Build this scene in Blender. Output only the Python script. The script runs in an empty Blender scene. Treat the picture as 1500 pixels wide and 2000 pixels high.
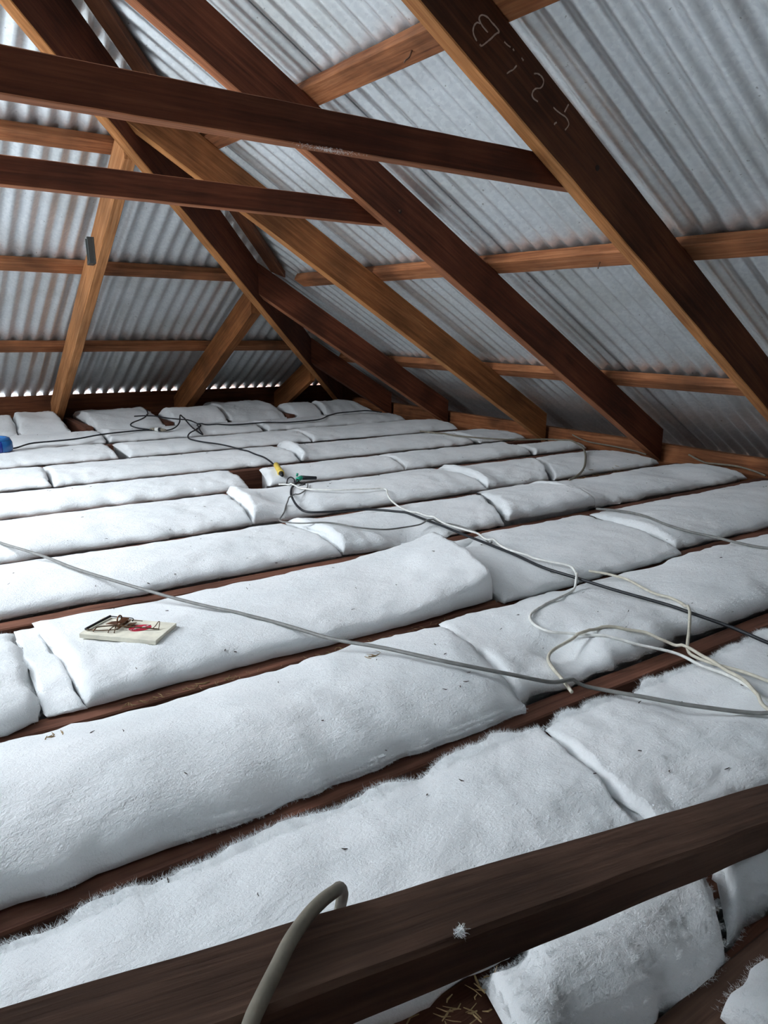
import bpy, bmesh, math, random
from mathutils import Vector, Matrix, noise
from mathutils.bvhtree import BVHTree

C = bpy.context.scene
COL = C.collection
random.seed(7)

# ---------------------------------------------------------------- camera
H = 0.66
cam = bpy.data.cameras.new('camera')
cam.sensor_fit = 'VERTICAL'
cam.sensor_height = 24.0
cam.lens = 24.0 * 1475.72 / 2000.0
cam.clip_start = 0.01
cam_o = bpy.data.objects.new('camera', cam)
COL.objects.link(cam_o)
RIGHT = Vector((0.81588416, -0.5780589, 0.01345154))
DOWN = Vector((-0.1276459, -0.20275448, -0.97087442))
FWD = Vector((0.56394996, 0.79040403, -0.23921102))
M = Matrix((RIGHT, -DOWN, -FWD)).transposed().to_4x4()
M.translation = Vector((0, 0, H))
cam_o.matrix_world = M
C.camera = cam_o

# ---------------------------------------------------------------- sky and exposure
w = bpy.data.worlds.new('overcast_sky')
C.world = w
w.use_nodes = True
bg = w.node_tree.nodes['Background']
bg.inputs['Color'].default_value = (0.86, 0.93, 1.0, 1)
bg.inputs['Strength'].default_value = 22.0
C.view_settings.view_transform = 'Standard'
C.view_settings.look = 'None'
C.view_settings.gamma = 1.0
C.view_settings.use_curve_mapping = False
C.view_settings.exposure = 0.0
C.cycles.max_bounces = 12
C.cycles.diffuse_bounces = 7
C.cycles.glossy_bounces = 5

# ---------------------------------------------------------------- roof geometry numbers
TN = 0.5818                      # main slopes, 30.2 degrees
TE = 0.6275                      # hip end slope, 32.1 degrees
CT, CE = 2.15, 3.525             # top of the rafters: z = CT - TN x (main), z = CE - TE y (hip end)
CS = 1.98                        # underside of the rafters (main)
CES = 3.345                      # underside of the hip end rafters
COSM, COSE = 1 / math.sqrt(1 + TN * TN), 1 / math.sqrt(1 + TE * TE)
SM, SE = CT + 0.052 / COSM, CE + 0.052 / COSE      # middle of the corrugated sheets
XR = 0.15                       # ridge
APEX = (SE - SM + TN * XR) / TE
# opening added in the unseen left slope to let daylight in from the left
OPEN_X = (-1.75, -0.30)
OPEN_Y = (2.10, 3.50)

portal = bpy.data.lights.new('sky_portal', 'AREA')
portal.shape = 'RECTANGLE'
portal.size, portal.size_y = 1.7, 1.45
portal.energy = 1.0
portal.cycles.is_portal = True
po = bpy.data.objects.new('sky_portal', portal)
COL.objects.link(po)
px = (OPEN_X[0] + OPEN_X[1]) / 2
po.location = (px, (OPEN_Y[0] + OPEN_Y[1]) / 2, SM - TN * (2 * XR - px) + 0.05)
po.rotation_euler = (0, math.radians(-30.2), 0)


# ---------------------------------------------------------------- helpers
def tag(o, label=None, cat=None, group=None, kind=None):
    if label: o['label'] = label
    if cat: o['category'] = cat
    if group: o['group'] = group
    if kind: o['kind'] = kind
    return o


def obj(name, bm, mat, parent=None, smooth=False):
    me = bpy.data.meshes.new(name)
    bm.to_mesh(me)
    bm.free()
    for p in me.polygons: p.use_smooth = smooth
    if mat: me.materials.append(mat)
    o = bpy.data.objects.new(name, me)
    COL.objects.link(o)
    if parent:
        o.parent = parent
        o.matrix_parent_inverse = parent.matrix_world.inverted()
    return o


def empty(name, loc=(0, 0, 0)):
    o = bpy.data.objects.new(name, None)
    o.empty_display_size = 0.05
    o.location = loc
    o.matrix_world = Matrix.Translation(Vector(loc))
    COL.objects.link(o)
    return o


def recentre(o, frame):
    """Give the mesh a local frame (grain along local X) without moving it."""
    o.data.transform(frame.inverted())
    o.matrix_world = frame
    return o


def frame_of(p, a, up):
    a = a.normalized()
    s = up.cross(a).normalized()
    u = a.cross(s)
    m = Matrix((a, s, u)).transposed().to_4x4()
    m.translation = p
    return m


def fbm(p, sc, oct=3):
    return noise.fractal(Vector(p) * sc, 1.0, 2.0, oct)


# ---------------------------------------------------------------- materials
def nt_mat(name):
    m = bpy.data.materials.new(name)
    m.use_nodes = True
    nt = m.node_tree
    return m, nt, nt.nodes['Principled BSDF']


def N(nt, t, **kw):
    n = nt.nodes.new(t)
    for k, v in kw.items():
        if k.startswith('i_'):
            n.inputs[k[2:].replace('_', ' ')].default_value = v
        else:
            setattr(n, k, v)
    return n


def ramp(nt, stops):
    r = nt.nodes.new('ShaderNodeValToRGB')
    e = r.color_ramp.elements
    while len(e) < len(stops): e.new(0.5)
    for k, (p, c) in enumerate(stops):
        e[k].position = p
        e[k].color = (*c, 1)
    return r


def wood(name, dark, mid, light, rough=0.75, bump=0.25, stain=0.5):
    m, nt, b = nt_mat(name)
    L = nt.links.new
    tc = N(nt, 'ShaderNodeTexCoord')
    oi = N(nt, 'ShaderNodeObjectInfo')
    off = N(nt, 'ShaderNodeVectorMath', operation='SCALE')
    comb = N(nt, 'ShaderNodeCombineXYZ')
    L(oi.outputs['Random'], comb.inputs[0]); L(oi.outputs['Random'], comb.inputs[1]); L(oi.outputs['Random'], comb.inputs[2])
    L(comb.outputs[0], off.inputs[0]); off.inputs['Scale'].default_value = 37.0
    add = N(nt, 'ShaderNodeVectorMath', operation='ADD')
    L(tc.outputs['Object'], add.inputs[0]); L(off.outputs[0], add.inputs[1])
    mp = N(nt, 'ShaderNodeMapping'); mp.inputs['Scale'].default_value = (2.6, 62, 62)
    L(add.outputs[0], mp.inputs[0])
    n1 = N(nt, 'ShaderNodeTexNoise', i_Scale=1.0, i_Detail=6.0, i_Roughness=0.62, i_Distortion=0.6)
    L(mp.outputs[0], n1.inputs['Vector'])
    mp2 = N(nt, 'ShaderNodeMapping'); mp2.inputs['Scale'].default_value = (9, 160, 160)
    L(add.outputs[0], mp2.inputs[0])
    n2 = N(nt, 'ShaderNodeTexNoise', i_Scale=1.0, i_Detail=3.0)
    L(mp2.outputs[0], n2.inputs['Vector'])
    n3 = N(nt, 'ShaderNodeTexNoise', i_Scale=3.5, i_Detail=4.0)
    L(add.outputs[0], n3.inputs['Vector'])
    r = ramp(nt, [(0.28, dark), (0.5, mid), (0.74, light)])
    L(n1.outputs['Fac'], r.inputs['Fac'])
    st = ramp(nt, [(0.35, (1 - stain,) * 3), (0.62, (1, 1, 1))])
    L(n3.outputs['Fac'], st.inputs['Fac'])
    mx = N(nt, 'ShaderNodeMix', data_type='RGBA', blend_type='MULTIPLY')
    mx.inputs['Factor'].default_value = 1.0
    L(r.outputs['Color'], mx.inputs['A']); L(st.outputs['Color'], mx.inputs['B'])
    fine = ramp(nt, [(0.3, (0.78,) * 3), (0.65, (1.08,) * 3)])
    L(n2.outputs['Fac'], fine.inputs['Fac'])
    mx2 = N(nt, 'ShaderNodeMix', data_type='RGBA', blend_type='MULTIPLY')
    mx2.inputs['Factor'].default_value = 1.0
    L(mx.outputs['Result'], mx2.inputs['A']); L(fine.outputs['Color'], mx2.inputs['B'])
    L(mx2.outputs['Result'], b.inputs['Base Color'])
    b.inputs['Roughness'].default_value = rough
    b.inputs['Specular IOR Level'].default_value = 0.25
    bp = N(nt, 'ShaderNodeBump', i_Strength=bump, i_Distance=0.004)
    ad = N(nt, 'ShaderNodeMath', operation='ADD')
    L(n1.outputs['Fac'], ad.inputs[0]); L(n2.outputs['Fac'], ad.inputs[1])
    L(ad.outputs[0], bp.inputs['Height'])
    L(bp.outputs['Normal'], b.inputs['Normal'])
    return m


W_RED = wood('red_hardwood', (0.075, 0.019, 0.008), (0.135, 0.036, 0.015), (0.20, 0.06, 0.026))
E_RED = wood('red_hardwood_lit_edge', (0.22, 0.075, 0.030), (0.34, 0.125, 0.055), (0.46, 0.19, 0.09), stain=0.3)  # paler edge wood, with some light on the undersides put into the colour
E_ORANGE = wood('orange_hardwood_lit_edge', (0.30, 0.11, 0.033), (0.48, 0.20, 0.065), (0.60, 0.28, 0.11), stain=0.3)  # orange edge copy, likewise partly lit contrast painted into the wood
W_ORANGE = wood('orange_hardwood', (0.17, 0.055, 0.016), (0.29, 0.105, 0.032), (0.40, 0.165, 0.06))
W_BROWN = wood('brown_hardwood', (0.075, 0.024, 0.010), (0.14, 0.046, 0.018), (0.21, 0.078, 0.033))
W_PALE = wood('pale_orange_hardwood', (0.32, 0.125, 0.043), (0.50, 0.215, 0.080), (0.62, 0.31, 0.14), stain=0.3)
W_BATTEN = wood('batten_hardwood', (0.19, 0.058, 0.021), (0.36, 0.135, 0.053), (0.50, 0.215, 0.10), stain=0.6)
W_JOIST = wood('dusty_joist', (0.11, 0.045, 0.028), (0.19, 0.078, 0.048), (0.26, 0.115, 0.075), rough=0.9)
W_DARK = wood('old_dark_timber', (0.06, 0.031, 0.020), (0.105, 0.056, 0.037), (0.155, 0.088, 0.060), rough=0.9, stain=0.35)


def plain(name, col, rough=0.5, metal=0.0, spec=0.4, bump=0.0, bscale=200):
    m, nt, b = nt_mat(name)
    L = nt.links.new
    tc = N(nt, 'ShaderNodeTexCoord')
    n = N(nt, 'ShaderNodeTexNoise', i_Scale=float(bscale) * 0.3, i_Detail=3.0)
    L(tc.outputs['Object'], n.inputs['Vector'])
    r = ramp(nt, [(0.3, tuple(c * 0.82 for c in col)), (0.7, tuple(min(1, c * 1.12) for c in col))])
    L(n.outputs['Fac'], r.inputs['Fac'])
    L(r.outputs['Color'], b.inputs['Base Color'])
    b.inputs['Roughness'].default_value = rough
    b.inputs['Metallic'].default_value = metal
    b.inputs['Specular IOR Level'].default_value = spec
    if bump:
        bp = N(nt, 'ShaderNodeBump', i_Strength=bump, i_Distance=0.002)
        L(n.outputs['Fac'], bp.inputs['Height']); L(bp.outputs['Normal'], b.inputs['Normal'])
    return m


def galv():
    m, nt, b = nt_mat('galvanised_steel')
    L = nt.links.new
    tc = N(nt, 'ShaderNodeTexCoord')
    v = N(nt, 'ShaderNodeTexVoronoi', i_Scale=95.0)
    L(tc.outputs['Object'], v.inputs['Vector'])
    bw = N(nt, 'ShaderNodeSeparateColor'); L(v.outputs['Color'], bw.inputs[0])
    n = N(nt, 'ShaderNodeTexNoise', i_Scale=2.3, i_Detail=5.0, i_Roughness=0.6)
    L(tc.outputs['Object'], n.inputs['Vector'])
    n2 = N(nt, 'ShaderNodeTexNoise', i_Scale=60.0, i_Detail=2.0)
    L(tc.outputs['Object'], n2.inputs['Vector'])
    r = ramp(nt, [(0.0, (0.76, 0.80, 0.83)), (1.0, (0.87, 0.91, 0.93))])
    L(bw.outputs[0], r.inputs['Fac'])
    st = ramp(nt, [(0.33, (0.80, 0.79, 0.76)), (0.6, (1, 1, 1))])
    L(n.outputs['Fac'], st.inputs['Fac'])
    sp = ramp(nt, [(0.24, (0.55, 0.54, 0.52)), (0.29, (1, 1, 1))])
    L(n2.outputs['Fac'], sp.inputs['Fac'])
    mx = N(nt, 'ShaderNodeMix', data_type='RGBA', blend_type='MULTIPLY'); mx.inputs['Factor'].default_value = 1
    L(r.outputs['Color'], mx.inputs['A']); L(st.outputs['Color'], mx.inputs['B'])
    mx2 = N(nt, 'ShaderNodeMix', data_type='RGBA', blend_type='MULTIPLY'); mx2.inputs['Factor'].default_value = 1
    L(mx.outputs['Result'], mx2.inputs['A']); L(sp.outputs['Color'], mx2.inputs['B'])
    L(mx2.outputs['Result'], b.inputs['Base Color'])
    b.inputs['Metallic'].default_value = 0.78
    rr = N(nt, 'ShaderNodeMapRange'); rr.inputs['To Min'].default_value = 0.32; rr.inputs['To Max'].default_value = 0.50
    L(n.outputs['Fac'], rr.inputs['Value'])
    L(rr.outputs[0], b.inputs['Roughness'])
    return m


GALV = galv()


def fluff():
    m, nt, b = nt_mat('white_polyester_wadding')
    L = nt.links.new
    tc = N(nt, 'ShaderNodeTexCoord')
    mp = N(nt, 'ShaderNodeMapping'); mp.inputs['Scale'].default_value = (48, 75, 60)
    mp.inputs['Rotation'].default_value = (0, 0, 0.12)
    L(tc.outputs['Object'], mp.inputs[0])
    n1 = N(nt, 'ShaderNodeTexNoise', i_Scale=1.0, i_Detail=7.0, i_Roughness=0.62, i_Distortion=0.0)
    L(mp.outputs[0], n1.inputs['Vector'])
    n2 = N(nt, 'ShaderNodeTexNoise', i_Scale=260.0, i_Detail=3.0, i_Roughness=0.7)
    L(tc.outputs['Object'], n2.inputs['Vector'])
    n3 = N(nt, 'ShaderNodeTexNoise', i_Scale=5.0, i_Detail=4.0)
    L(tc.outputs['Object'], n3.inputs['Vector'])
    r = ramp(nt, [(0.3, (0.77, 0.80, 0.81)), (0.65, (0.88, 0.895, 0.90))])
    L(n3.outputs['Fac'], r.inputs['Fac'])
    L(r.outputs['Color'], b.inputs['Base Color'])
    b.inputs['Roughness'].default_value = 1.0
    b.inputs['Specular IOR Level'].default_value = 0.05
    b.inputs['Sheen Weight'].default_value = 0.25
    b.inputs['Sheen Roughness'].default_value = 0.6
    ad = N(nt, 'ShaderNodeMath', operation='MULTIPLY_ADD')
    L(n2.outputs['Fac'], ad.inputs[0]); ad.inputs[1].default_value = 0.5
    L(n1.outputs['Fac'], ad.inputs[2])
    bp = N(nt, 'ShaderNodeBump', i_Strength=0.5, i_Distance=0.009)
    L(ad.outputs[0], bp.inputs['Height'])
    L(bp.outputs['Normal'], b.inputs['Normal'])
    return m


FLUFF = fluff()
PLASTER = plain('dusty_ceiling_board', (0.16, 0.075, 0.05), 0.95, bump=0.6, bscale=160)
FIBRE = plain('white_fibre', (0.88, 0.90, 0.91), 1.0, spec=0.05)
NAIL = plain('rusty_steel', (0.16, 0.09, 0.06), 0.5, 0.7)
KNOT = plain('dark_knot', (0.03, 0.014, 0.008), 0.8)


# ---------------------------------------------------------------- timbers
def hexa(name, A, B, mat, parent=None, seg=None, wob=0.0012, bev=0.003, edge=None):
    """A sawn timber between two end quads A and B (four corners each, same order), slightly uneven."""
    A = [Vector(p) for p in A]; B = [Vector(p) for p in B]
    ca, cb = sum(A, Vector()) / 4, sum(B, Vector()) / 4
    L = (cb - ca).length
    n = seg or max(2, min(40, int(L / 0.07)))
    bm = bmesh.new()
    rings = []
    sd = random.random() * 100
    for k in range(n + 1):
        t = k / n
        q = [A[i].lerp(B[i], t) for i in range(4)]
        ring = []
        for i in range(4):
            p, pr, nx = q[i], q[i - 1], q[(i + 1) % 4]
            for o in (pr, nx):
                d = (o - p)
                v = p + d.normalized() * min(bev, d.length * 0.2)
                v += Vector((noise.noise(Vector((v.x * 9, v.y * 9, v.z * 9 + sd))), noise.noise(Vector((v.x * 9, v.y * 9 + sd, v.z * 9))),
                             noise.noise(Vector((v.x * 9 + sd, v.y * 9, v.z * 9))))) * wob
                ring.append(bm.verts.new(v))
        rings.append(ring)
    m = len(rings[0])
    for k in range(n):
        for i in range(m):
            f = bm.faces.new((rings[k][i], rings[k][(i + 1) % m], rings[k + 1][(i + 1) % m], rings[k + 1][i]))
            if edge and i in (0, 1, 2, 4, 5, 6): f.material_index = 1     # the two narrow edges, a paler copy with some light painted in
    bm.faces.new(rings[0][::-1]); bm.faces.new(rings[-1])
    bmesh.ops.recalc_face_normals(bm, faces=bm.faces)
    o = obj(name, bm, mat, parent)
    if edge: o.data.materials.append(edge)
    a = cb - ca
    up = Vector((0, 0, 1)) if abs(a.normalized().z) < 0.95 else Vector((0, 1, 0))
    if parent is None: recentre(o, frame_of(ca, a, up))
    return o


def prism(name, P0, P1, side, w, up, d, mat, parent=None, **kw):
    """P0 to P1 is one lower edge; the timber is w along side and d along up."""
    s = Vector(side).normalized() * w
    u = Vector(up).normalized() * d
    P0, P1 = Vector(P0), Vector(P1)
    return hexa(name, [P0, P0 + s, P0 + s + u, P0 + u], [P1, P1 + s, P1 + s + u, P1 + u], mat, parent, **kw)


def ms(x): return CS - TN * x        # soffit of the main slope rafters
def mt(x): return CT - TN * x
def et(y): return CE - TE * y
def es(y): return CES - TE * y
UPM = (TN * COSM, 0, COSM)
UPE = (0, TE * COSE, COSE)


def dot(name, p, nrm, r, t, mat, parent, sides=8):
    bm = bmesh.new()
    bmesh.ops.create_cone(bm, cap_ends=True, segments=sides, radius1=r, radius2=r * 0.75, depth=t)
    q = Vector(nrm).to_track_quat('Z', 'Y').to_matrix().to_4x4()
    q.translation = Vector(p)
    bm.transform(q)
    return obj(name, bm, mat, parent)


# ---------------------------------------------------------------- setting: ceiling lining below, end walls, sheets above
bm = bmesh.new()
bmesh.ops.create_cube(bm, size=1.0)
bm.transform(Matrix.Translation((0.15, 1.6, -0.1145)) @ Matrix.Diagonal((7.26, 8.2, 0.025, 1)))
floor = tag(obj('floor', bm, PLASTER), kind='structure')

PITCH, AMP = 0.0762, 0.0085


def corrugated(name, n_corr, a0, fn_top, fn_bot, to3, parent, rows=6, dz=0.0):
    """A corrugated sheet n_corr corrugations wide; a runs across them, fn_top/fn_bot give where each column starts and ends."""
    bm = bmesh.new()
    cols = []
    ns = n_corr * 8 + 10
    for i in range(ns + 1):
        a = a0 + i * PITCH / 8
        t, b_ = fn_top(a), fn_bot(a)
        if b_ - t < 0.01: t = b_ - 0.01
        off = AMP * math.cos(2 * math.pi * i / 8) + dz
        cols.append([bm.verts.new(to3(a, t + (b_ - t) * k / rows, off + 0.0012 * noise.noise(Vector((a * 3, k * 0.7, 3.1))))) for k in range(rows + 1)])
    for i in range(ns):
        for k in range(rows):
            bm.faces.new((cols[i][k], cols[i + 1][k], cols[i + 1][k + 1], cols[i][k + 1]))
    return obj(name, bm, GALV, parent, smooth=True)


def to_main(y, x, off): return (x + off * TN * COSM, y, SM - TN * x + off * COSM)
def to_end(x, y, off): return (x, y + off * TE * COSE, SE - TE * y + off * COSE)
def to_left(y, x, off):
    xm = 2 * XR - x
    return (x - off * TN * COSM, y, SM - TN * xm + off * COSM)


def hipx(y): return (SM - SE + TE * y) / TN
def hipy(x): return (SE - SM + TN * x) / TE


XE, YE = 3.75, 5.46
roof_side = tag(empty('ceiling', (1.5, 1.5, 1.6)), kind='structure')
roof_end = tag(empty('ceiling', (1.2, 4.2, 1.0)), kind='structure')
roof_left = tag(empty('ceiling', (-2.4, 1.5, 1.6)), kind='structure')
y = -2.3
k = 0
while y < YE:
    corrugated('roof_sheet', 10, y, lambda a: max(XR, hipx(a) + 0.0), lambda a: max(XE, hipx(a) + 0.02), to_main, roof_side, dz=0.0013 * (k % 3))
    y += 10 * PITCH; k += 1
x = XR - 6 * 10 * PITCH + 0.3
k = 0
while x < XE - 0.05:
    corrugated('roof_sheet', 10, x, lambda a: max(APEX, hipy(a if a > XR else 2 * XR - a)), lambda a: YE, to_end, roof_end, dz=0.0013 * (k % 3))
    x += 10 * PITCH; k += 1
# left slope, with the added opening: sheets above, below and beside it
XL = 2 * XR - XE


def left_bits():
    y = 2.1 - 6 * 10 * PITCH
    while y < 5.4:
        y1 = y + 10 * PITCH
        mid = (y + y1) / 2
        top = lambda a: -min(XR, 2 * XR - max(XR, hipx(a)))
        if OPEN_Y[0] < mid < OPEN_Y[1]:
            corrugated('roof_sheet', 10, y, top, lambda a: max(top(a) + .01, -OPEN_X[1]), lambda a, s, o: to_left(a, -s, o), roof_left)
            corrugated('roof_sheet', 10, y, lambda a: max(top(a), -OPEN_X[0]), lambda a: max(top(a) + .02, -XL), lambda a, s, o: to_left(a, -s, o), roof_left)
        else:
            corrugated('roof_sheet', 10, y, top, lambda a: max(top(a) + .02, -XL), lambda a, s, o: to_left(a, -s, o), roof_left)
        y = y1


left_bits()
# gable behind the camera closes the space
bm = bmesh.new()
v = [bm.verts.new(p) for p in ((XL, -2.28, -0.1), (XE, -2.28, -0.1), (XE, -2.28, SM - TN * XE), (XR, -2.28, SM - TN * XR), (XL, -2.28, SM - TN * XE))]
f = bm.faces.new(v)
r = bmesh.ops.extrude_face_region(bm, geom=[f])
bmesh.ops.translate(bm, vec=(0, -0.03, 0), verts=[g for g in r['geom'] if isinstance(g, bmesh.types.BMVert)])
bmesh.ops.recalc_face_normals(bm, faces=bm.faces)
tag(obj('wall_back', bm, W_DARK), kind='structure')

# folded capping over the hip and the ridge
def cap(name, p, q, wv):
    p, q = Vector(p), Vector(q)
    wv = Vector(wv)
    bm = bmesh.new()
    prof = [(-1, -0.062), (-0.5, -0.02), (0, 0.03), (0.5, -0.02), (1, -0.062)]
    rows_ = []
    for e in (p, q):
        rows_.append([bm.verts.new(e + wv * a + Vector((0, 0, b_))) for a, b_ in prof] + [bm.verts.new(e + wv * a + Vector((0, 0, b_ + .004))) for a, b_ in prof[::-1]])
    m = len(rows_[0])
    for k in range(m): bm.faces.new((rows_[0][k], rows_[0][(k + 1) % m], rows_[1][(k + 1) % m], rows_[1][k]))
    bm.faces.new(rows_[0][::-1]); bm.faces.new(rows_[1])
    bmesh.ops.recalc_face_normals(bm, faces=bm.faces)
    return tag(obj(name, bm, GALV), kind='structure')


hx = lambda x: (x, hipy(x), SM - TN * x + 0.012)
cap('trim_5', hx(XR), hx(3.72), (0.115, -0.125, 0))
cap('trim_6', (2 * XR - hx(XR)[0], hx(XR)[1], hx(XR)[2]), (2 * XR - 3.72, hx(3.72)[1], hx(3.72)[2]), (0.115, 0.125, 0))
cap('trim_7', (XR, -2.3, SM - TN * XR + 0.012), (XR, APEX + 0.05, SM - TN * XR + 0.012), (0.15, 0, 0))

# wall plates and eave boards
tag(prism('trim_1', (3.44, -2.2, -0.1), (3.44, 5.3, -0.1), (1, 0, 0), 0.05, (0, 0, 1), 0.183, W_BATTEN), kind='structure')
tag(prism('trim_2', (3.755, -2.2, -0.1), (3.755, 5.49, -0.1), (1, 0, 0), 0.02, (0, 0, 1), 0.23, W_DARK), kind='structure')
tag(prism('trim_3', (-3.3, 5.40, -0.1), (3.70, 5.40, -0.1), (0, 1, 0), 0.025, (0, 0, 1), 0.283, W_BROWN, seg=60), kind='structure')
tag(prism('trim_4', (-3.30, -2.2, -0.1), (-3.30, 5.4, -0.1), (1, 0, 0), 0.02, (0, 0, 1), 0.2, W_DARK), kind='structure')

# ---------------------------------------------------------------- ceiling joists
JY = [0.310, 0.835, 1.265, 1.770, 2.220, 2.750, 3.200, 3.740, 4.270, 4.800]
JLAB = ['dark ceiling joist between torn wadding in the bottom corner by the camera',
        'reddish ceiling joist beyond the long front strip of fluffy wadding',
        'ceiling joist with straw bits just below the spring trap batt',
        'ceiling joist running just behind the spring trap',
        'thin strip of ceiling joist two behind the spring trap',
        'ceiling joist on the near side of the yellow plug',
        'ceiling joist touching the yellow plug, bare beside it',
        'ceiling joist seen as a thin dark line beyond the yellow plug',
        'ceiling joist showing red-brown under the black cable tangle',
        'farthest long ceiling joist, hidden under the batts before the hip end']
for yy, lab in zip(JY, JLAB):
    o = prism('ceiling_joist', (-3.2, yy - 0.023, -0.1), (3.43, yy - 0.023, -0.1), (0, 1, 0), 0.046, (0, 0, 1), 0.1, W_JOIST if yy > 0.5 else W_DARK, seg=90, wob=0.002)
    tag(o, lab, 'joist', 'ceiling joists under the insulation')
STUB = [(1.21, 'left short ceiling joist at the hip end, beside the foot of the long jack rafter'),
        (1.72, 'short ceiling joist at the hip end left of the black cable loop'),
        (2.62, 'short ceiling joist at the hip end between two jack rafter feet'),
        ]
for xx, lab in STUB:
    tag(prism('jack_joist', (xx - 0.022, 4.83, -0.1), (xx - 0.022, 5.395, -0.1), (1, 0, 0), 0.045, (0, 0, 1), 0.13, W_JOIST), lab, 'joist', 'short joists at the hip end')

# ---------------------------------------------------------------- rafters of the side slope
WR = 0.047
RD = 0.147


def hipx_front(y): return 0.85 + (y - 2.98) / 0.927 + 0.003


def rafter(y, x1, mat, lab, edge=None):
    # the top end is cut to sit against the face of the hip rafter
    q = lambda x, yy, z: Vector((x, yy, z))
    xs = [max(XR + 0.02, hipx_front(yy)) for yy in (y, y + WR)]
    A = [q(xs[0], y, ms(xs[0])), q(xs[1], y + WR, ms(xs[1])), q(xs[1], y + WR, mt(xs[1])), q(xs[0], y, mt(xs[0]))]
    x2 = x1 + 0.01
    zb_ = max(ms(x2), 0.001)
    B = [q(x2, y, zb_), q(x2, y + WR, zb_), q(x2, y + WR, mt(x2)), q(x2, y, mt(x2))]
    return tag(hexa('rafter', A, B, mat, edge=edge), lab, 'rafter', 'rafters of the side slope')


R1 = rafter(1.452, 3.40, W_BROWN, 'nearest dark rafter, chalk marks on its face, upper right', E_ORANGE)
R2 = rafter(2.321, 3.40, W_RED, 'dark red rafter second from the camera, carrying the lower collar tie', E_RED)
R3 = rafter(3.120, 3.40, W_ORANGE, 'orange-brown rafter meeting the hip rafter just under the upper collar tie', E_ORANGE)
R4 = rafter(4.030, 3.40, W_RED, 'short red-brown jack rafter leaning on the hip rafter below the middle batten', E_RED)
R5 = rafter(4.70, 3.40, W_RED, 'shortest dark jack rafter beside the foot of the hip rafter')

# hip rafter
DH = Vector((1, 0.927, 0))
SH = Vector((-0.927, 1, 0)).normalized() * 0.045
a, b = Vector((0.17, 2.98 + 0.927 * (0.17 - 0.85), 0)), Vector((3.34, 2.98 + 0.927 * (3.34 - 0.85), 0))
ta, tb = CT - TN * a.x + 0.0, CT - TN * b.x
da, db = 0.262, 0.185
hip = hexa('hip_rafter', [a + Vector((0, 0, ta - da)), a + SH + Vector((0, 0, ta - da)), a + SH + Vector((0, 0, ta)), a + Vector((0, 0, ta))],
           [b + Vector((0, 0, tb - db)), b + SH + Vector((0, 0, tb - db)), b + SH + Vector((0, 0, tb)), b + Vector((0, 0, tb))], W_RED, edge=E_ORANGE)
tag(hip, 'deep hip rafter with bright orange underside running down to the far corner', 'rafter')
mir = lambda p: Vector((2 * XR - p.x, p.y, p.z))
lq = [mir(v) for v in (a + Vector((0, 0, ta - da)), a + SH + Vector((0, 0, ta - da)), a + SH + Vector((0, 0, ta)), a + Vector((0, 0, ta)))]
lr = [mir(v) for v in (b + Vector((0, 0, tb - db)), b + SH + Vector((0, 0, tb - db)), b + SH + Vector((0, 0, tb)), b + Vector((0, 0, tb)))]
off_ = Vector((-0.08, 0, 0))
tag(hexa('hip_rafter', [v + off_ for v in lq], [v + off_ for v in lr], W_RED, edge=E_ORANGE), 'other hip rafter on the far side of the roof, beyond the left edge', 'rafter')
# board along the hip on the side slope
PB = Vector((0.927, -1, 0)).normalized()
def hb(x, off, up):
    p = Vector((x, 2.98 + 0.927 * (x - 0.85), 0)) + PB * off
    p.z = CT - TN * p.x + up
    return p
hbo = hexa('hip_board', [hb(.25, .052, .002), hb(.25, .14, .002), hb(.25, .14, .04), hb(.25, .052, .04)],
           [hb(2.03, .052, .002), hb(2.03, .14, .002), hb(2.03, .14, .04), hb(2.03, .052, .04)], W_BROWN)
tag(hbo, 'brown board lying along the hip rafter under the sheet ends', 'board')

# hip end jack rafters
def jack(x0, x1, w, y0, y1, mat, lab, d=0.15):
    A = [Vector((x0, y0, es(y0))), Vector((x0 + w, y0, es(y0))), Vector((x0 + w, y0, et(y0) - .002)), Vector((x0, y0, et(y0) - .002))]
    B = [Vector((x1, y1, es(y1))), Vector((x1 + w, y1, es(y1))), Vector((x1 + w, y1, et(y1) - .002)), Vector((x1, y1, et(y1) - .002))]
    return tag(hexa('jack_rafter', A, B, mat), lab, 'rafter', 'jack rafters of the hip end')


def hipface(x): return 2.98 + 0.927 * (x - 0.85) + 0.068
J1 = jack(1.035, 1.115, 0.05, hipface(1.035) + 0.05, 5.39, W_PALE, 'longest jack rafter of the hip end, with a small dark block on its side')
J2 = jack(2.01, 1.955, 0.065, hipface(2.01) + 0.06, 5.39, W_ORANGE, 'jack rafter of the hip end rising from batts to middle of the hip')
J3 = jack(2.825, 2.765, 0.04, hipface(2.825) + 0.04, 5.39, W_ORANGE, 'shortest jack rafter of the hip end, in the far corner')

# collar ties
def tie(yy, zb, x1, top, lab):
    # the right end is cut to the slope of its rafter
    x0 = 2 * XR - x1
    xa = (CT - 0.004 - (zb + 0.076)) / TN
    xb = (CT - 0.004 - zb) / TN
    A = [Vector((x0 - .0, yy, zb)), Vector((x0 - .0, yy + .045, zb)), Vector((x0, yy + .045, zb + .076)), Vector((x0, yy, zb + .076))]
    B = [Vector((xb - .02, yy, zb)), Vector((xb - .02, yy + .045, zb)), Vector((xa - .02, yy + .045, zb + .076)), Vector((xa - .02, yy, zb + .076))]
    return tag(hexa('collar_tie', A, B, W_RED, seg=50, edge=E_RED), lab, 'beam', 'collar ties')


T1 = tie(1.501, 1.026, 1.6, 0, 'upper dark collar tie, the nearer one, fixed to the chalk-marked rafter')
T2 = tie(2.370, 1.013, 1.6, 0, 'lower thinner collar tie, the farther one, fixed to the second rafter')

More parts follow.
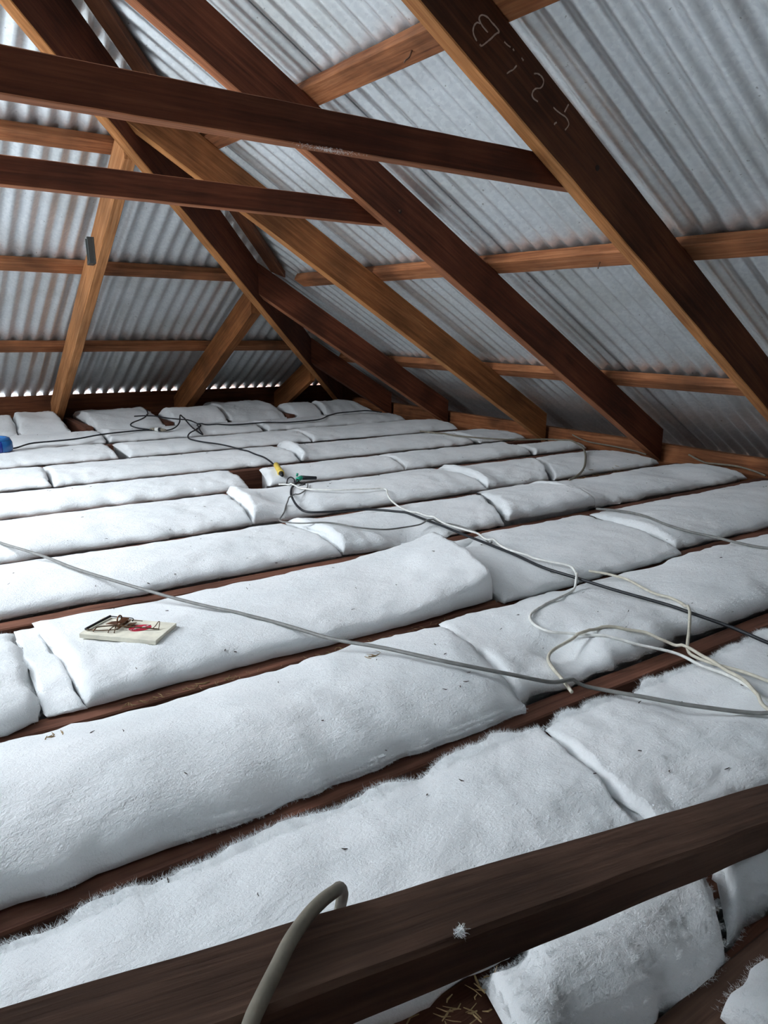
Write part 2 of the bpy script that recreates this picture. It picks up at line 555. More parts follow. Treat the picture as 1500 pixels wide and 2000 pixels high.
# ---------------------------------------------------------------- roof battens
def batten_main(xb, y0, y1, lab):
    w_, t_ = 0.075, 0.040
    up = Vector(UPM); dn = Vector((COSM, 0, -TN * COSM))
    p = Vector((xb, y0, CT - TN * xb)) - dn * w_ + up * 0.0015
    q = Vector((xb, y1, CT - TN * xb)) - dn * w_ + up * 0.0015
    return tag(prism('roof_batten', p, q, dn, w_, up, t_, W_BATTEN, seg=50), lab, 'batten', 'roof battens of the side slope')


batten_main(1.378, -2.2, hipx(0) * 0 + 3.28, 'highest visible batten of the side slope, with a bent nail, near the top')
batten_main(2.206, -2.2, 3.90, 'middle batten of the side slope, ending at the board on the hip')
batten_main(3.012, -2.2, 4.72, 'lowest batten of the side slope, close above the eave')


def batten_end(yb, x0, x1, lab):
    w_, t_ = 0.070, 0.040
    up = Vector(UPE); dn = Vector((0, COSE, -TE * COSE))
    p = Vector((x0, yb, CE - TE * yb)) - dn * w_ + up * 0.0015
    q = Vector((x1, yb, CE - TE * yb)) - dn * w_ + up * 0.0015
    return tag(prism('roof_batten', p, q, dn, w_, up, t_, W_BATTEN, seg=50), lab, 'batten', 'roof battens of the hip end')


batten_end(3.483, -0.7, 1.16, 'top batten of the hip end, between the two collar ties at the left')
batten_end(4.196, -1.6, 1.98, 'middle batten of the hip end, behind the small dark block')
batten_end(4.852, -2.4, 2.70, 'lowest batten of the hip end, thin and dark')

# ---------------------------------------------------------------- insulation batts
TOPS = []     # (verts, faces) of everything a cable can rest on


def batt(lab, xn, xf, yn, yf, h=0.06, n=3.2, zb=0.004, lift=(0, 0, 0.3), torn=(0.004, 0.004), res=0.018, lump=0.012, dents=(),
         sag=0.0, low=True, far_drop=0.72, group='white insulation batts', tilt=0.0, bow=0.0, rnd=(0.03, 0.03)):
    L = max(xn[1] - xn[0], xf[1] - xf[0])
    h *= 0.58; lump *= 0.5; h += 0.004
    nu = max(8, min(230, int(L / res)))
    nv = max(12, min(44, int((yf - yn) * 1.5 / res)))
    sd = random.random() * 50
    bm = bmesh.new()
    secs = []
    for i in range(nu + 1):
        u = i / nu
        u = u - 0.12 * math.sin(2 * math.pi * u) / (2 * math.pi) * 3      # denser near the ends
        xa = xn[0] + (xn[1] - xn[0]) * u
        xb = xf[0] + (xf[1] - xf[0]) * u
        dl, dr = u * L, (1 - u) * L
        s = 1.0
        if dl < rnd[0]: s = min(s, (1 - (1 - dl / rnd[0]) ** 2.5) ** 0.4 if dl > 0 else 0)
        if dr < rnd[1]: s = min(s, (1 - (1 - dr / rnd[1]) ** 2.5) ** 0.4 if dr > 0 else 0)
        s = 0.45 + 0.55 * s
        lf = lift[0] * max(0, 1 - dl / lift[2]) ** 2 + lift[1] * max(0, 1 - dr / lift[2]) ** 2
        ya = yn + 0.016 * noise.noise(Vector((xa * 3.1, sd, 0))) + torn[0] * fbm((xa, sd, 1), 13, 3) * 2.6 + bow * math.sin(math.pi * u)
        yb = yf + 0.016 * noise.noise(Vector((xb * 3.1, sd, 5))) + torn[1] * fbm((xb, sd, 7), 13, 3) * 2.6
        pts = []
        if low:
            pts.append((0.0, 0.03, -0.088, 0)); pts.append((0.0, 0.034, -0.004, 0.6))
        pts.append((0.0, 0.022, zb - 0.001, 1.0))
        for j in range(nv + 1):
            t = math.pi * j / nv
            v = 0.5 - 0.5 * math.cos(t)
            pts.append((v, 0, zb + h * s * max(0.0, 1 - abs(2 * v - 1) ** n) ** (1 / n), 1.0))
        pts.append((1.0, -0.022, zb - 0.001, 1.0))
        if low:
            pts.append((1.0, -0.034, -0.004, 0.6)); pts.append((1.0, -0.03, -0.088, 0))
        sec = []
        for v, oy, z, lfw in pts:
            x = xa + (xb - xa) * v
            yv = ya + (yb - ya) * v + oy
            top = z > zb + 0.002
            endk = max(0, 1 - min(dl, dr) / 0.05)
            x += endk * 0.012 * fbm((sd, yv, z), 14, 3)
            e = Vector((x, yv, sd))
            if top:
                k = min(1.0, (z - zb) / max(h, 0.01) * 1.3)
                z += k * (lump * fbm(e, 4.5, 2) + 0.0045 * fbm(e, 19, 3) + 0.0017 * fbm(e, 75, 2))
                z -= (z - zb) * far_drop * max(0.0, min(1.0, (v - 0.35) / 0.65)) ** 1.5
                z -= sag * math.sin(math.pi * v) * math.sin(math.pi * u)
                z += tilt * (v - 0.5)
                for dx, dy, rr, dd in dents:
                    q = ((x - dx) ** 2 + (yv - dy) ** 2) / rr ** 2
                    if q < 4: z -= dd * math.exp(-q * 1.6)
                yv += 0.003 * fbm(e, 30, 2)
            z += lf * (0.15 if not top else 0.2 + 0.8 * min(1.0, 2.5 * (z - zb) / max(h, .01)))
            sec.append(bm.verts.new((x, yv, max(z, -0.0885))))
        secs.append(sec)
    m = len(secs[0])
    for i in range(nu):
        for j in range(m):
            j2 = (j + 1) % m
            bm.faces.new((secs[i][j], secs[i + 1][j], secs[i + 1][j2], secs[i][j2]))
    bm.faces.new(secs[0]); bm.faces.new(secs[-1][::-1])
    bmesh.ops.recalc_face_normals(bm, faces=bm.faces)
    bm.verts.index_update()
    TOPS.append(([v.co.copy() for v in bm.verts], [[v.index for v in f.verts] for f in bm.faces]))
    o = obj('insulation_batt', bm, FLUFF, smooth=True)
    o.data.transform(Matrix.Translation((-(xn[0] + xn[1]) / 2, -(yn + yf) / 2, 0)))
    o.location = ((xn[0] + xn[1]) / 2, (yn + yf) / 2, 0)
    bpy.context.view_layer.update()
    return tag(o, lab, 'insulation', group)


B = batt
# strip in front of the first joist, half under the loose dark beam
SA = B('long fluffy batt with torn far edge right behind the loose dark beam', (-1.2, 0.775), (-1.2, 0.885), 0.472, 0.79, h=0.052, torn=(0.006, 0.010), lump=0.009, rnd=(.03, .010), res=.011)
SB = B('fluffy batt at right edge behind the dark beam, creased beside a straight seam', (0.781, 2.0), (0.891, 2.05), 0.475, 0.79, h=0.054, torn=(0.006, 0.010), lump=0.012, rnd=(.010, .03), res=.011, dents=[(1.15, .66, .10, .022), (1.5, .62, .12, .018)])
# strip between first and second joist
S0A = B('thick pillow-like batt with a bulging front, largest in the foreground', (-1.2, 0.90), (-1.2, 1.03), 0.838, 1.222, h=0.098, n=2.5, torn=(0.004, 0.006), lump=0.018, dents=[(-0.02, 1.2, .14, .03), (.42, .84, .05, .012)], rnd=(.03, .09))
S0B = B('dimpled batt under the loops of white cable, right of the pillow-like batt', (0.905, 3.05), (1.036, 3.05), 0.868, 1.235, h=0.07, torn=(0.007, 0.005), lump=0.016, dents=[(1.13, .96, .09, .045), (1.5, 1.05, .15, .018), (1.07, 1.08, .10, .02)])
# strip with the trap
S1Z = B('torn ragged batt end at the left edge, left of the spring trap', (-1.2, 0.205), (-1.2, 0.235), 1.262, 1.70, h=0.064, torn=(0.007, 0.012), lump=0.026, dents=[(.25, 1.30, .05, .035), (.25, 1.40, .06, .03), (.26, 1.52, .05, .025), (.27, 1.64, .05, .03)])
B('thin torn fluff filling the gap left of the spring trap batt', (0.209, 0.272), (0.238, 0.283), 1.275, 1.712, h=0.022, n=3.0, lump=0.03, torn=(.006, .006), rnd=(.006, .006), group='loose tufts of wadding')
S1A = B('batt the spring trap lies on, its right end curled up', (0.275, 1.235), (0.285, 1.40), 1.272, 1.725, h=0.062, n=4.2, lift=(0, 0.055, 0.42), torn=(0.003, 0.004), lump=0.008, dents=[(1.1, 1.5, .12, .012)], rnd=(.045, .012))
S1B = B('batt crossed by white and black cables right of the curled batt end', (1.25, 1.99), (1.415, 2.12), 1.245, 1.745, h=0.052, n=4.0, torn=(0.004, 0.004), lump=0.010, dents=[(1.5, 1.72, .1, .03)])
S1C = B('batt under a single grey cable at the right edge, past a bare bit of joist', (2.02, 3.33), (2.15, 3.33), 1.285, 1.735, h=0.062, n=3.0, lump=0.014)
# next strip
S2A = B('smooth batt just behind the trap strip at the left edge, seamed on its right', (-1.4, 1.13), (-1.4, 1.15), 1.795, 2.215, h=0.060, lump=0.012, rnd=(.03, .02))
S2B = B('batt with a bright torn left end, behind the curled batt end', (1.136, 1.78), (1.158, 2.02), 1.79, 2.205, h=0.060, lift=(0.022, 0, 0.25), lump=0.014, torn=(.006, .005), dents=[(1.42, 1.80, .12, .04)], rnd=(.02, .03))
S2C = B('batt lifted along its near edge with a dark hollow beneath, right of centre', (1.80, 2.235), (2.03, 2.30), 1.785, 2.20, h=0.060, tilt=-0.02, zb=0.018, lump=0.012, lift=(0, .01, .3))
S2D = B('long batt with a bright slanted left end near the feet of the rafters', (2.25, 3.32), (2.31, 3.32), 1.79, 2.20, h=0.066, lump=0.018, lift=(0.02, 0, 0.2), dents=[(3.0, 1.95, .15, .03)], torn=(.008, .006), rnd=(.015, .05))
# fourth strip
S3A = B('smooth white batt at left with its right end below the yellow plug', (-1.4, 1.065), (-1.4, 1.17), 2.245, 2.735, h=0.066, lump=0.014, rnd=(.03, .02))
S3B = B('batt under the dark and white cables just right of the yellow plug', (1.072, 2.13), (1.178, 2.22), 2.25, 2.74, h=0.066, lift=(0.03, 0, 0.2), lump=0.016, dents=[(1.28, 2.4, .1, .03)], rnd=(.02, .08))
S3C = B('batt with a white slanted left end right of the mid-floor seam', (2.138, 2.50), (2.228, 2.86), 2.25, 2.70, h=0.070, lift=(0.02, 0, 0.2), lump=0.014, rnd=(.015, .03))
S3D = B('batt below the foot of the second rafter, left of a grey cable bend', (2.525, 3.30), (2.885, 3.30), 2.245, 2.70, h=0.054, lump=0.012)
# fifth strip
S4A = B('batt with a rounded right end beside bare red-brown wood left of the yellow plug', (-1.4, 1.30), (-1.4, 1.37), 2.77, 3.17, h=0.070, lump=0.010, bow=0.0, rnd=(.03, .10))
S4B = B('batt directly behind the yellow plug and green connector', (1.40, 2.09), (1.535, 2.20), 2.772, 3.165, h=0.062, lump=0.012)
S4C = B('batt right of a ragged seam behind the mid-floor', (2.10, 2.94), (2.21, 3.05), 2.775, 3.17, h=0.062, lump=0.014, torn=(.004, .008))
S4D = B('batt tucked between the feet of the second and third rafters', (2.955, 3.36), (3.062, 3.36), 2.77, 3.05, h=0.05, lump=0.012)
# sixth strip
S5A = B('short batt at left edge ending in a curved seam', (-1.4, 0.64), (-1.4, 0.69), 3.225, 3.715, h=0.066, lump=0.012)
S5B = B('long batt left of the bright raised batt end in mid-distance', (0.655, 1.79), (0.705, 1.87), 3.225, 3.71, h=0.062, lump=0.010)
S5C = B('long flat batt with a bright raised left end in mid-distance', (1.80, 2.93), (1.90, 3.02), 3.225, 3.70, h=0.060, lift=(0.032, 0, 0.15), lump=0.010, rnd=(.012, .03))
S5D = B('batt piece at the foot of the third rafter', (2.99, 3.36), (3.06, 3.36), 3.23, 3.70, h=0.045, lump=0.014)
# seventh strip
S6A = B('batt the blue tub lies on at the left edge, torn at its right', (-1.4, 1.07), (-1.4, 1.11), 3.765, 4.235, h=0.066, lump=0.012, torn=(.005, .006))
S6B = B('batt right of a torn gap under the black cable tangle', (1.13, 2.17), (1.17, 2.23), 3.765, 4.23, h=0.060, lump=0.014)
S6C = B('thick rolled-edge batt in front of the shorter jack rafter', (2.18, 3.28), (2.24, 3.30), 3.765, 4.23, h=0.068, lump=0.018, tilt=0.01)
# eighth strip
S7A = B('batt at the left edge just behind the blue tub', (-1.4, 1.16), (-1.4, 1.22), 4.295, 4.78, h=0.064, lump=0.010)
S7B = B('batt under the white joint of the black cable', (1.18, 2.12), (1.24, 2.20), 4.295, 4.77, h=0.060, lift=(0.015, 0, .15), lump=0.014)
S7C = B('batt with a black cable running across it before the foot of the hip rafter', (2.16, 3.24), (2.22, 3.26), 4.295, 4.77, h=0.064, lump=0.018)
# short pieces at the hip end
G = 'short batts at the hip end'
B('short batt by the eave left of the long jack rafter', (-0.6, 0.80), (-0.6, 0.86), 4.835, 5.38, h=0.107, zb=0.012, far_drop=0.0, tilt=0.055, n=2.1, lump=0.027, group=G)
B('crumpled batt piece against the left side of the left short joist', (0.815, 1.10), (0.875, 1.10), 4.84, 5.37, h=0.126, zb=0.012, far_drop=0.0, tilt=0.055, n=2.1, lump=0.051, group=G)
B('puffy short batt between the two left short joists', (1.245, 1.685), (1.25, 1.69), 4.83, 5.38, h=0.120, zb=0.012, far_drop=0.0, tilt=0.055, n=2.1, lump=0.034, group=G)
B('short batt under the top loop of black cable', (1.75, 2.13), (1.75, 2.13), 4.83, 5.13, h=0.145, zb=0.012, far_drop=0.0, tilt=0.055, n=2.1, lump=0.037, group=G)
B('short batt right of the middle jack rafter foot', (2.15, 2.585), (2.15, 2.585), 4.83, 5.38, h=0.132, zb=0.012, far_drop=0.0, tilt=0.055, lift=(.01, 0, .1), n=2.1, lump=0.034, group=G)
B('short batt left of the shortest jack rafter foot, thin slanted edge', (2.655, 2.88), (2.655, 2.88), 4.83, 5.13, h=0.126, zb=0.012, far_drop=0.0, tilt=0.055, n=2.1, lump=0.034, group=G)
B('last batt in the dark corner under the hip rafter', (2.90, 3.36), (2.90, 3.10), 4.83, 5.06, h=0.120, zb=0.012, far_drop=0.0, tilt=0.055, lift=(.012, 0, .1), n=2.1, lump=0.034, group=G)

# loose torn pieces in the bottom corner
nog = tag(prism('nogging', (-0.5, 0.337, -0.1), (0.86, 0.337, -0.1), (0, 1, 0), 0.158, (0, 0, 1), 0.075, W_JOIST, wob=0.002), 'dusty brown plank with straw, half under the torn tuft by the dark brace', 'plank')
K1 = B('torn loose tuft of wadding in front of the dark brace, bottom right', (0.405, 0.715), (0.475, 0.82), 0.333, 0.468, h=0.105, n=2.2, zb=-0.022, low=False, torn=(.010, .010), lump=0.03, dents=[(0.69, .37, .05, .015)], group='loose tufts of wadding', bow=-.006, far_drop=.35)
K2 = B('small tuft of wadding cut off by the bottom right corner', (0.60, 1.10), (0.63, 1.10), 0.06, 0.302, h=0.11, n=2.6, zb=0.004, low=False, far_drop=.3, torn=(.006, .010), lump=0.03, group='loose tufts of wadding')
K3 = B('puff of wadding beside the dark brace at the right edge', (0.735, 1.3), (0.835, 1.3), 0.337, 0.435, h=0.12, n=2.3, zb=-0.022, low=False, far_drop=.35, torn=(.01, .01), lump=0.04, group='loose tufts of wadding')

# fibres along the torn edges of the nearest wadding
def fringe(o, test, count, lmin, lmax, wd=0.00016):
    me = o.data
    mw = Matrix.Translation(o.location)
    pool = [p for p in me.polygons if test(mw @ p.center, p.normal)]
    if not pool: return
    vs, fs = [], []
    wts = [p.area for p in pool]
    for p in random.choices(pool, wts, k=count):
        c = p.center + Vector((random.uniform(-1, 1), random.uniform(-1, 1), 0)) * 0.006
        d = (p.normal + Vector((random.gauss(0, .7), random.gauss(0, .7), random.gauss(0, .5)))).normalized()
        s = d.cross(Vector((random.gauss(0, 1), random.gauss(0, 1), random.gauss(0, 1)))).normalized()
        ln = random.uniform(lmin, lmax)
        c = c - d * ln * 0.3
        bend = Vector((random.gauss(0, 1), random.gauss(0, 1), random.gauss(0, .6))) * ln * 0.25
        k = len(vs)
        for t, wv in ((0, wd), (0.5, wd * .8), (1, wd * .25)):
            q = c + d * ln * t + bend * t * t
            vs.append(q - s * wv); vs.append(q + s * wv)
        fs += [(k, k + 1, k + 3, k + 2), (k + 2, k + 3, k + 5, k + 4)]
    m2 = bpy.data.meshes.new('fibre_fringe')
    m2.from_pydata(vs, [], fs)
    m2.materials.append(FIBRE)
    f = bpy.data.objects.new('fibre_fringe', m2)
    COL.objects.link(f)
    f.parent = o
    f['kind'] = 'stuff'


fringe(SA, lambda c, n: c.x > -0.1 and c.y > 0.765 and n.z > -0.2, 30000, .003, .011)
fringe(SB, lambda c, n: c.x < 1.7 and c.y > 0.765 and n.z > -0.2, 16000, .003, .010)
fringe(S0A, lambda c, n: c.x > -0.1 and c.y < 0.84 and n.z > -0.5, 14000, .002, .006)
fringe(S0B, lambda c, n: c.x < 1.9 and c.y < 0.91 and n.z > -0.4, 12000, .003, .008)
fringe(S1Z, lambda c, n: c.x > 0.05 and n.z > -0.3, 9000, .003, .008)
for k_ in (K1, K2, K3): fringe(k_, lambda c, n: n.z > -0.4, 36000, .0015, .005, .00011)

D4 = Vector((0.972, 0.033, -0.231)).normalized()
FA, NE = Vector((0.990, 0.4505, 0.047)), Vector((0.990, 0.382, 0.047))
DROP = Vector((-D4.z * D4.x, 0, -D4.x * D4.x)).normalized() * 0.046
def bq(x):
    s = D4 * ((x - 0.99) / D4.x)
    return [NE + s + DROP, FA + s + DROP, FA + s, NE + s]
beam = hexa('brace', bq(-1.9), bq(1.01), W_DARK, seg=90, wob=0.0018, bev=0.004)
tag(beam, 'loose dark timber brace across the bottom of the view, in front of the fluffy batts', 'beam')
#@@CABLES
CABS = {'grey_long': [(-0.55, 3.30, 0.06), (-0.1, 2.95, 0.06), (0.252, 2.467, 0.046), (0.309, 2.308, 0.047), (0.378, 2.113, 0.049), (0.434, 1.916, 0.05), (0.552, 1.622, 0.048), (0.625, 1.472, 0.047), (0.697, 1.323, 0.046), (0.73, 1.191, 0.056), (0.776, 1.082, 0.066), (0.824, 0.958, 0.074), (0.912, 0.877, 0.057), (0.974, 0.841, 0.04), (1.046, 0.813, 0.021), (1.086, 0.732, 0.027), (1.122, 0.654, 0.033), (1.184, 0.555, 0.041), (1.227, 0.509, 0.041)],
 'black_ext': [(1.47, 2.664, 0.037), (1.402, 2.587, 0.039), (1.333, 2.476, 0.043), (1.288, 2.378, 0.042), (1.248, 2.267, 0.041), (1.25, 2.207, 0.035), (1.308, 2.166, 0.036), (1.446, 2.12, 0.036), (1.503, 1.987, 0.042), (1.511, 1.831, 0.041), (1.498, 1.69, 0.042), (1.48, 1.451, 0.042), (1.457, 1.313, 0.043), (1.467, 1.2, 0.042), (1.474, 1.094, 0.042), (1.493, 0.964, 0.042), (1.491, 0.897, 0.043), (1.503, 0.805, 0.037), (1.505, 0.726, 0.03), (1.514, 0.646, 0.024)],
 'black_small_loop': [(1.413, 2.659, 0.032), (1.469, 2.755, 0.032), (1.497, 2.78, 0.034), (1.493, 2.744, 0.032), (1.474, 2.701, 0.024), (1.469, 2.675, 0.023), (1.503, 2.685, 0.024), (1.478, 2.627, 0.03), (1.451, 2.621, 0.03)],
 'black_ext_far': [(1.544, 3.015, 0.039), (1.572, 3.104, 0.041), (1.597, 3.232, 0.044), (1.595, 3.338, 0.046), (1.594, 3.543, 0.046), (1.576, 3.694, 0.046), (1.531, 3.825, 0.046), (1.512, 3.944, 0.046), (1.547, 4.072, 0.044), (1.616, 4.211, 0.043), (1.686, 4.309, 0.042), (1.774, 4.447, 0.042), (1.805, 4.573, 0.042), (1.82, 4.697, 0.043), (1.785, 4.693, 0.056), (1.722, 4.641, 0.068), (1.647, 4.643, 0.079), (1.614, 4.786, 0.079), (1.568, 4.843, 0.079), (1.495, 4.851, 0.079)],
 'black_loop_a': [(0.632, 4.221, 0.028), (0.679, 4.19, 0.031), (0.768, 4.27, 0.037), (0.867, 4.259, 0.042), (0.994, 4.247, 0.048), (1.115, 4.297, 0.053), (1.206, 4.323, 0.055), (1.302, 4.358, 0.053), (1.402, 4.394, 0.05), (1.458, 4.38, 0.048)],
 'black_loop_b': [(1.468, 4.392, 0.046), (1.426, 4.468, 0.046), (1.383, 4.503, 0.057), (1.369, 4.522, 0.068), (1.393, 4.549, 0.079), (1.48, 4.674, 0.079), (1.573, 4.84, 0.079), (1.642, 5.037, 0.079), (1.689, 5.265, 0.079), (1.676, 5.426, 0.079), (1.624, 5.493, 0.079)],
 'black_loop_c': [(1.487, 4.341, 0.048), (1.534, 4.335, 0.049), (1.587, 4.368, 0.059), (1.667, 4.514, 0.069), (1.766, 4.767, 0.079), (1.757, 4.69, 0.071), (1.67, 4.323, 0.059), (1.64, 4.116, 0.047), (1.652, 4.115, 0.043), (1.703, 4.287, 0.043), (1.757, 4.462, 0.044), (1.784, 4.471, 0.045), (1.893, 4.424, 0.046), (2.008, 4.375, 0.048), (2.188, 4.38, 0.049), (2.3, 4.312, 0.05), (2.451, 4.313, 0.05), (2.563, 4.34, 0.051), (2.707, 4.479, 0.049), (2.903, 4.66, 0.042), (3.01, 4.621, 0.051), (3.073, 4.548, 0.062), (3.027, 4.289, 0.079)],
 'white_a': [(1.411, 2.721, 0.023), (1.421, 2.673, 0.03), (1.397, 2.565, 0.044), (1.397, 2.464, 0.052), (1.478, 2.373, 0.056), (1.595, 2.338, 0.053), (1.656, 2.317, 0.05), (1.623, 2.253, 0.044), (1.581, 2.172, 0.043), (1.546, 2.074, 0.042), (1.528, 1.991, 0.045), (1.525, 1.876, 0.043), (1.543, 1.767, 0.038), (1.553, 1.681, 0.036), (1.524, 1.603, 0.036), (1.483, 1.484, 0.042), (1.486, 1.397, 0.045), (1.503, 1.329, 0.046), (1.525, 1.284, 0.044), (1.513, 1.253, 0.041), (1.489, 1.224, 0.034), (1.447, 1.191, 0.028), (1.409, 1.171, 0.027), (1.356, 1.151, 0.033), (1.285, 1.127, 0.039), (1.217, 1.106, 0.042), (1.183, 1.092, 0.042), (1.159, 1.068, 0.041), (1.149, 1.038, 0.039), (1.152, 1.004, 0.039), (1.184, 0.97, 0.039), (1.22, 0.92, 0.04), (1.256, 0.858, 0.037), (1.288, 0.797, 0.034), (1.28, 0.736, 0.034), (1.277, 0.682, 0.037), (1.258, 0.632, 0.041), (1.234, 0.581, 0.042), (1.22, 0.522, 0.042)],
 'grey_thin': [(1.472, 2.592, 0.041), (1.428, 2.519, 0.043), (1.365, 2.447, 0.045), (1.304, 2.408, 0.042), (1.259, 2.364, 0.039), (1.182, 2.246, 0.035), (1.115, 2.151, 0.037), (1.106, 2.086, 0.045), (1.125, 2.019, 0.054), (1.171, 1.971, 0.061), (1.204, 1.934, 0.06), (1.242, 1.875, 0.056), (1.314, 1.84, 0.047), (1.399, 1.848, 0.04), (1.491, 1.859, 0.035), (1.556, 1.834, 0.034), (1.579, 1.77, 0.032), (1.566, 1.683, 0.032), (1.538, 1.618, 0.032), (1.495, 1.55, 0.035)],
 'white_b': [(1.564, 1.246, 0.032), (1.584, 1.196, 0.033), (1.586, 1.14, 0.034), (1.559, 1.075, 0.037), (1.54, 1.024, 0.04), (1.541, 0.983, 0.042), (1.522, 0.936, 0.043), (1.48, 0.894, 0.043), (1.41, 0.848, 0.038), (1.33, 0.798, 0.032), (1.315, 0.769, 0.029), (1.308, 0.721, 0.034), (1.304, 0.668, 0.042), (1.3, 0.617, 0.045), (1.306, 0.565, 0.045)],
 'white_c': [(0.994, 0.808, 0.029), (1.011, 0.843, 0.032), (1.027, 0.884, 0.037), (1.06, 0.925, 0.031), (1.092, 0.945, 0.032), (1.144, 0.955, 0.034), (1.194, 0.952, 0.043), (1.25, 0.944, 0.045), (1.28, 0.915, 0.045), (1.304, 0.884, 0.045), (1.31, 0.855, 0.041), (1.322, 0.82, 0.033), (1.321, 0.778, 0.029), (1.303, 0.734, 0.031), (1.278, 0.682, 0.037), (1.262, 0.643, 0.04), (1.229, 0.601, 0.04), (1.206, 0.566, 0.04), (1.191, 0.524, 0.041)],
 'grey_right': [(2.191, 1.735, 0.021), (2.193, 1.68, 0.029), (2.174, 1.579, 0.043), (2.153, 1.491, 0.048), (2.113, 1.395, 0.05), (2.11, 1.309, 0.046), (2.121, 1.238, 0.045), (2.124, 1.156, 0.045), (2.123, 1.062, 0.048), (2.145, 0.972, 0.049)],
 'grey_back': [(2.825, 3.597, 0.043), (2.859, 3.443, 0.044), (2.888, 3.292, 0.045), (2.991, 3.144, 0.041), (3.11, 3.058, 0.038), (3.3, 2.999, 0.034), (3.332, 2.912, 0.034), (3.287, 2.761, 0.037), (3.105, 2.564, 0.04), (2.816, 2.317, 0.042), (2.669, 2.21, 0.038), (2.574, 2.162, 0.03), (2.511, 2.145, 0.023)],
 'grey_eave_a': [(3.395, 2.901, 0.066), (3.395, 2.817, 0.044), (3.395, 2.726, 0.039), (3.395, 2.603, 0.038), (3.395, 2.47, 0.032), (3.395, 2.398, 0.023)],
 'grey_eave_b': [(3.395, 2.154, 0.058), (3.395, 2.067, 0.032), (3.395, 2.0, 0.035), (3.395, 1.896, 0.039), (3.395, 1.807, 0.029), (3.395, 1.757, 0.016)]}
# ---------------------------------------------------------------- what cables and crumbs rest on
vs_, fs_ = [], []
for v_, f_ in TOPS:
    k_ = len(vs_)
    vs_ += v_
    fs_ += [[i + k_ for i in q] for q in f_]
GROUND = BVHTree.FromPolygons(vs_, fs_)


def ground(x, y, default=0.0):
    h = GROUND.ray_cast(Vector((x, y, 1.0)), Vector((0, 0, -1)))[0]
    return max(h.z, default) if h is not None else default


def catmull(P, n=8):
    P = [Vector(p) for p in P]
    out = []
    for i in range(len(P) - 1):
        p0, p1, p2, p3 = P[max(0, i - 1)], P[i], P[i + 1], P[min(len(P) - 1, i + 2)]
        for k in range(n):
            t = k / n
            out.append(0.5 * ((2 * p1) + (p2 - p0) * t + (2 * p0 - 5 * p1 + 4 * p2 - p3) * t * t + (3 * p1 - p0 - 3 * p2 + p3) * t ** 3))
    out.append(P[-1])
    return out


def tube_bm(bm, pts, r, sides=8, flat=1.0, caps=True):
    """Sweep a round (or flattened) section along pts."""
    n = len(pts)
    rings = []
    for i, p in enumerate(pts):
        d = (pts[min(i + 1, n - 1)] - pts[max(i - 1, 0)])
        if d.length < 1e-9: d = Vector((1, 0, 0))
        d.normalize()
        up = Vector((0, 0, 1)) if abs(d.z) < 0.95 else Vector((0, 1, 0))
        s = d.cross(up).normalized()
        u = s.cross(d)
        rr = r[i] if isinstance(r, (list, tuple)) else r
        rings.append([bm.verts.new(p + s * math.cos(a) * rr * flat + u * math.sin(a) * rr) for a in (2 * math.pi * k / sides for k in range(sides))])
    for i in range(n - 1):
        for k in range(sides):
            bm.faces.new((rings[i][k], rings[i][(k + 1) % sides], rings[i + 1][(k + 1) % sides], rings[i + 1][k]))
    if caps:
        bm.faces.new(rings[0][::-1]); bm.faces.new(rings[-1])
    return bm


def tube(name, P, r, mat, parent=None, sides=8, n=6, flat=1.0):
    bm = tube_bm(bmesh.new(), catmull(P, n), r, sides, flat)
    bmesh.ops.recalc_face_normals(bm, faces=bm.faces)
    return obj(name, bm, mat, parent, smooth=True)


LAID = []


def cable(key, lab, r, mat, flat=1.0, drape=True, group=None, sides=8):
    pts = catmull(CABS[key], 10)
    n = len(pts)
    if drape:
        need = [max(ground(p.x, p.y) + r * 0.9, p.z) for p in pts]
        for i, p in enumerate(pts):
            for q, qr in LAID:
                d2 = (p.x - q.x) ** 2 + (p.y - q.y) ** 2
                if d2 < (2.2 * (r + qr)) ** 2 and need[i] < q.z + (r + qr): need[i] = q.z + (r + qr) * 1.02
        z = need[:]
        for _ in range(6):
            z = [max(need[i], (z[max(0, i - 1)] + z[i] + z[min(n - 1, i + 1)]) / 3) for i in range(n)]
        for i, p in enumerate(pts): p.z = z[i]
    LAID.extend((p.copy(), r) for p in pts)
    bm = tube_bm(bmesh.new(), pts, r, sides, flat)
    bmesh.ops.recalc_face_normals(bm, faces=bm.faces)
    return tag(obj('cable', bm, mat, smooth=True), lab, 'cable', group)


BLACK = plain('black_rubber', (0.012, 0.014, 0.018), 0.45)
GREY = plain('grey_sheath', (0.20, 0.20, 0.19), 0.5)
OLD_WHITE = plain('yellowed_white_sheath', (0.62, 0.58, 0.48), 0.5)
WHITE = plain('white_sheath', (0.80, 0.80, 0.76), 0.45)
DUSTY = plain('dusty_grey_sheath', (0.22, 0.195, 0.15), 0.7)

cable('black_ext', 'thick black cable from the green connector running down to the right edge', 0.0042, BLACK)
cable('grey_thin', 'thin grey cable looping below the green connector to the black cable', 0.0026, GREY)
cable('white_a', 'white cable from the yellow plug that turns back in a grey bend mid-floor', 0.0032, WHITE)
cable('white_b', 'cream cable bowing right over the dimpled batt to the right edge', 0.0034, OLD_WHITE)
cable('white_c', 'cream cable whose hooked end drops beside the pillow-like batt', 0.0034, OLD_WHITE)
cable('grey_long', 'long grey flat cable crossing the floor from left edge to right edge, past the trap', 0.0036, GREY, flat=1.25)
cable('black_ext_far', 'black cable from the yellow plug up to the tangle by the hip end', 0.0040, BLACK)
cable('black_loop_a', 'black cable from the blue tub to the white joint', 0.0042, BLACK)
cable('black_loop_b', 'black cable looping from the white joint to the eave boards', 0.0042, BLACK)
cable('black_loop_c', 'black cable zigzagging through the tangle and off toward the far corner', 0.0042, BLACK)
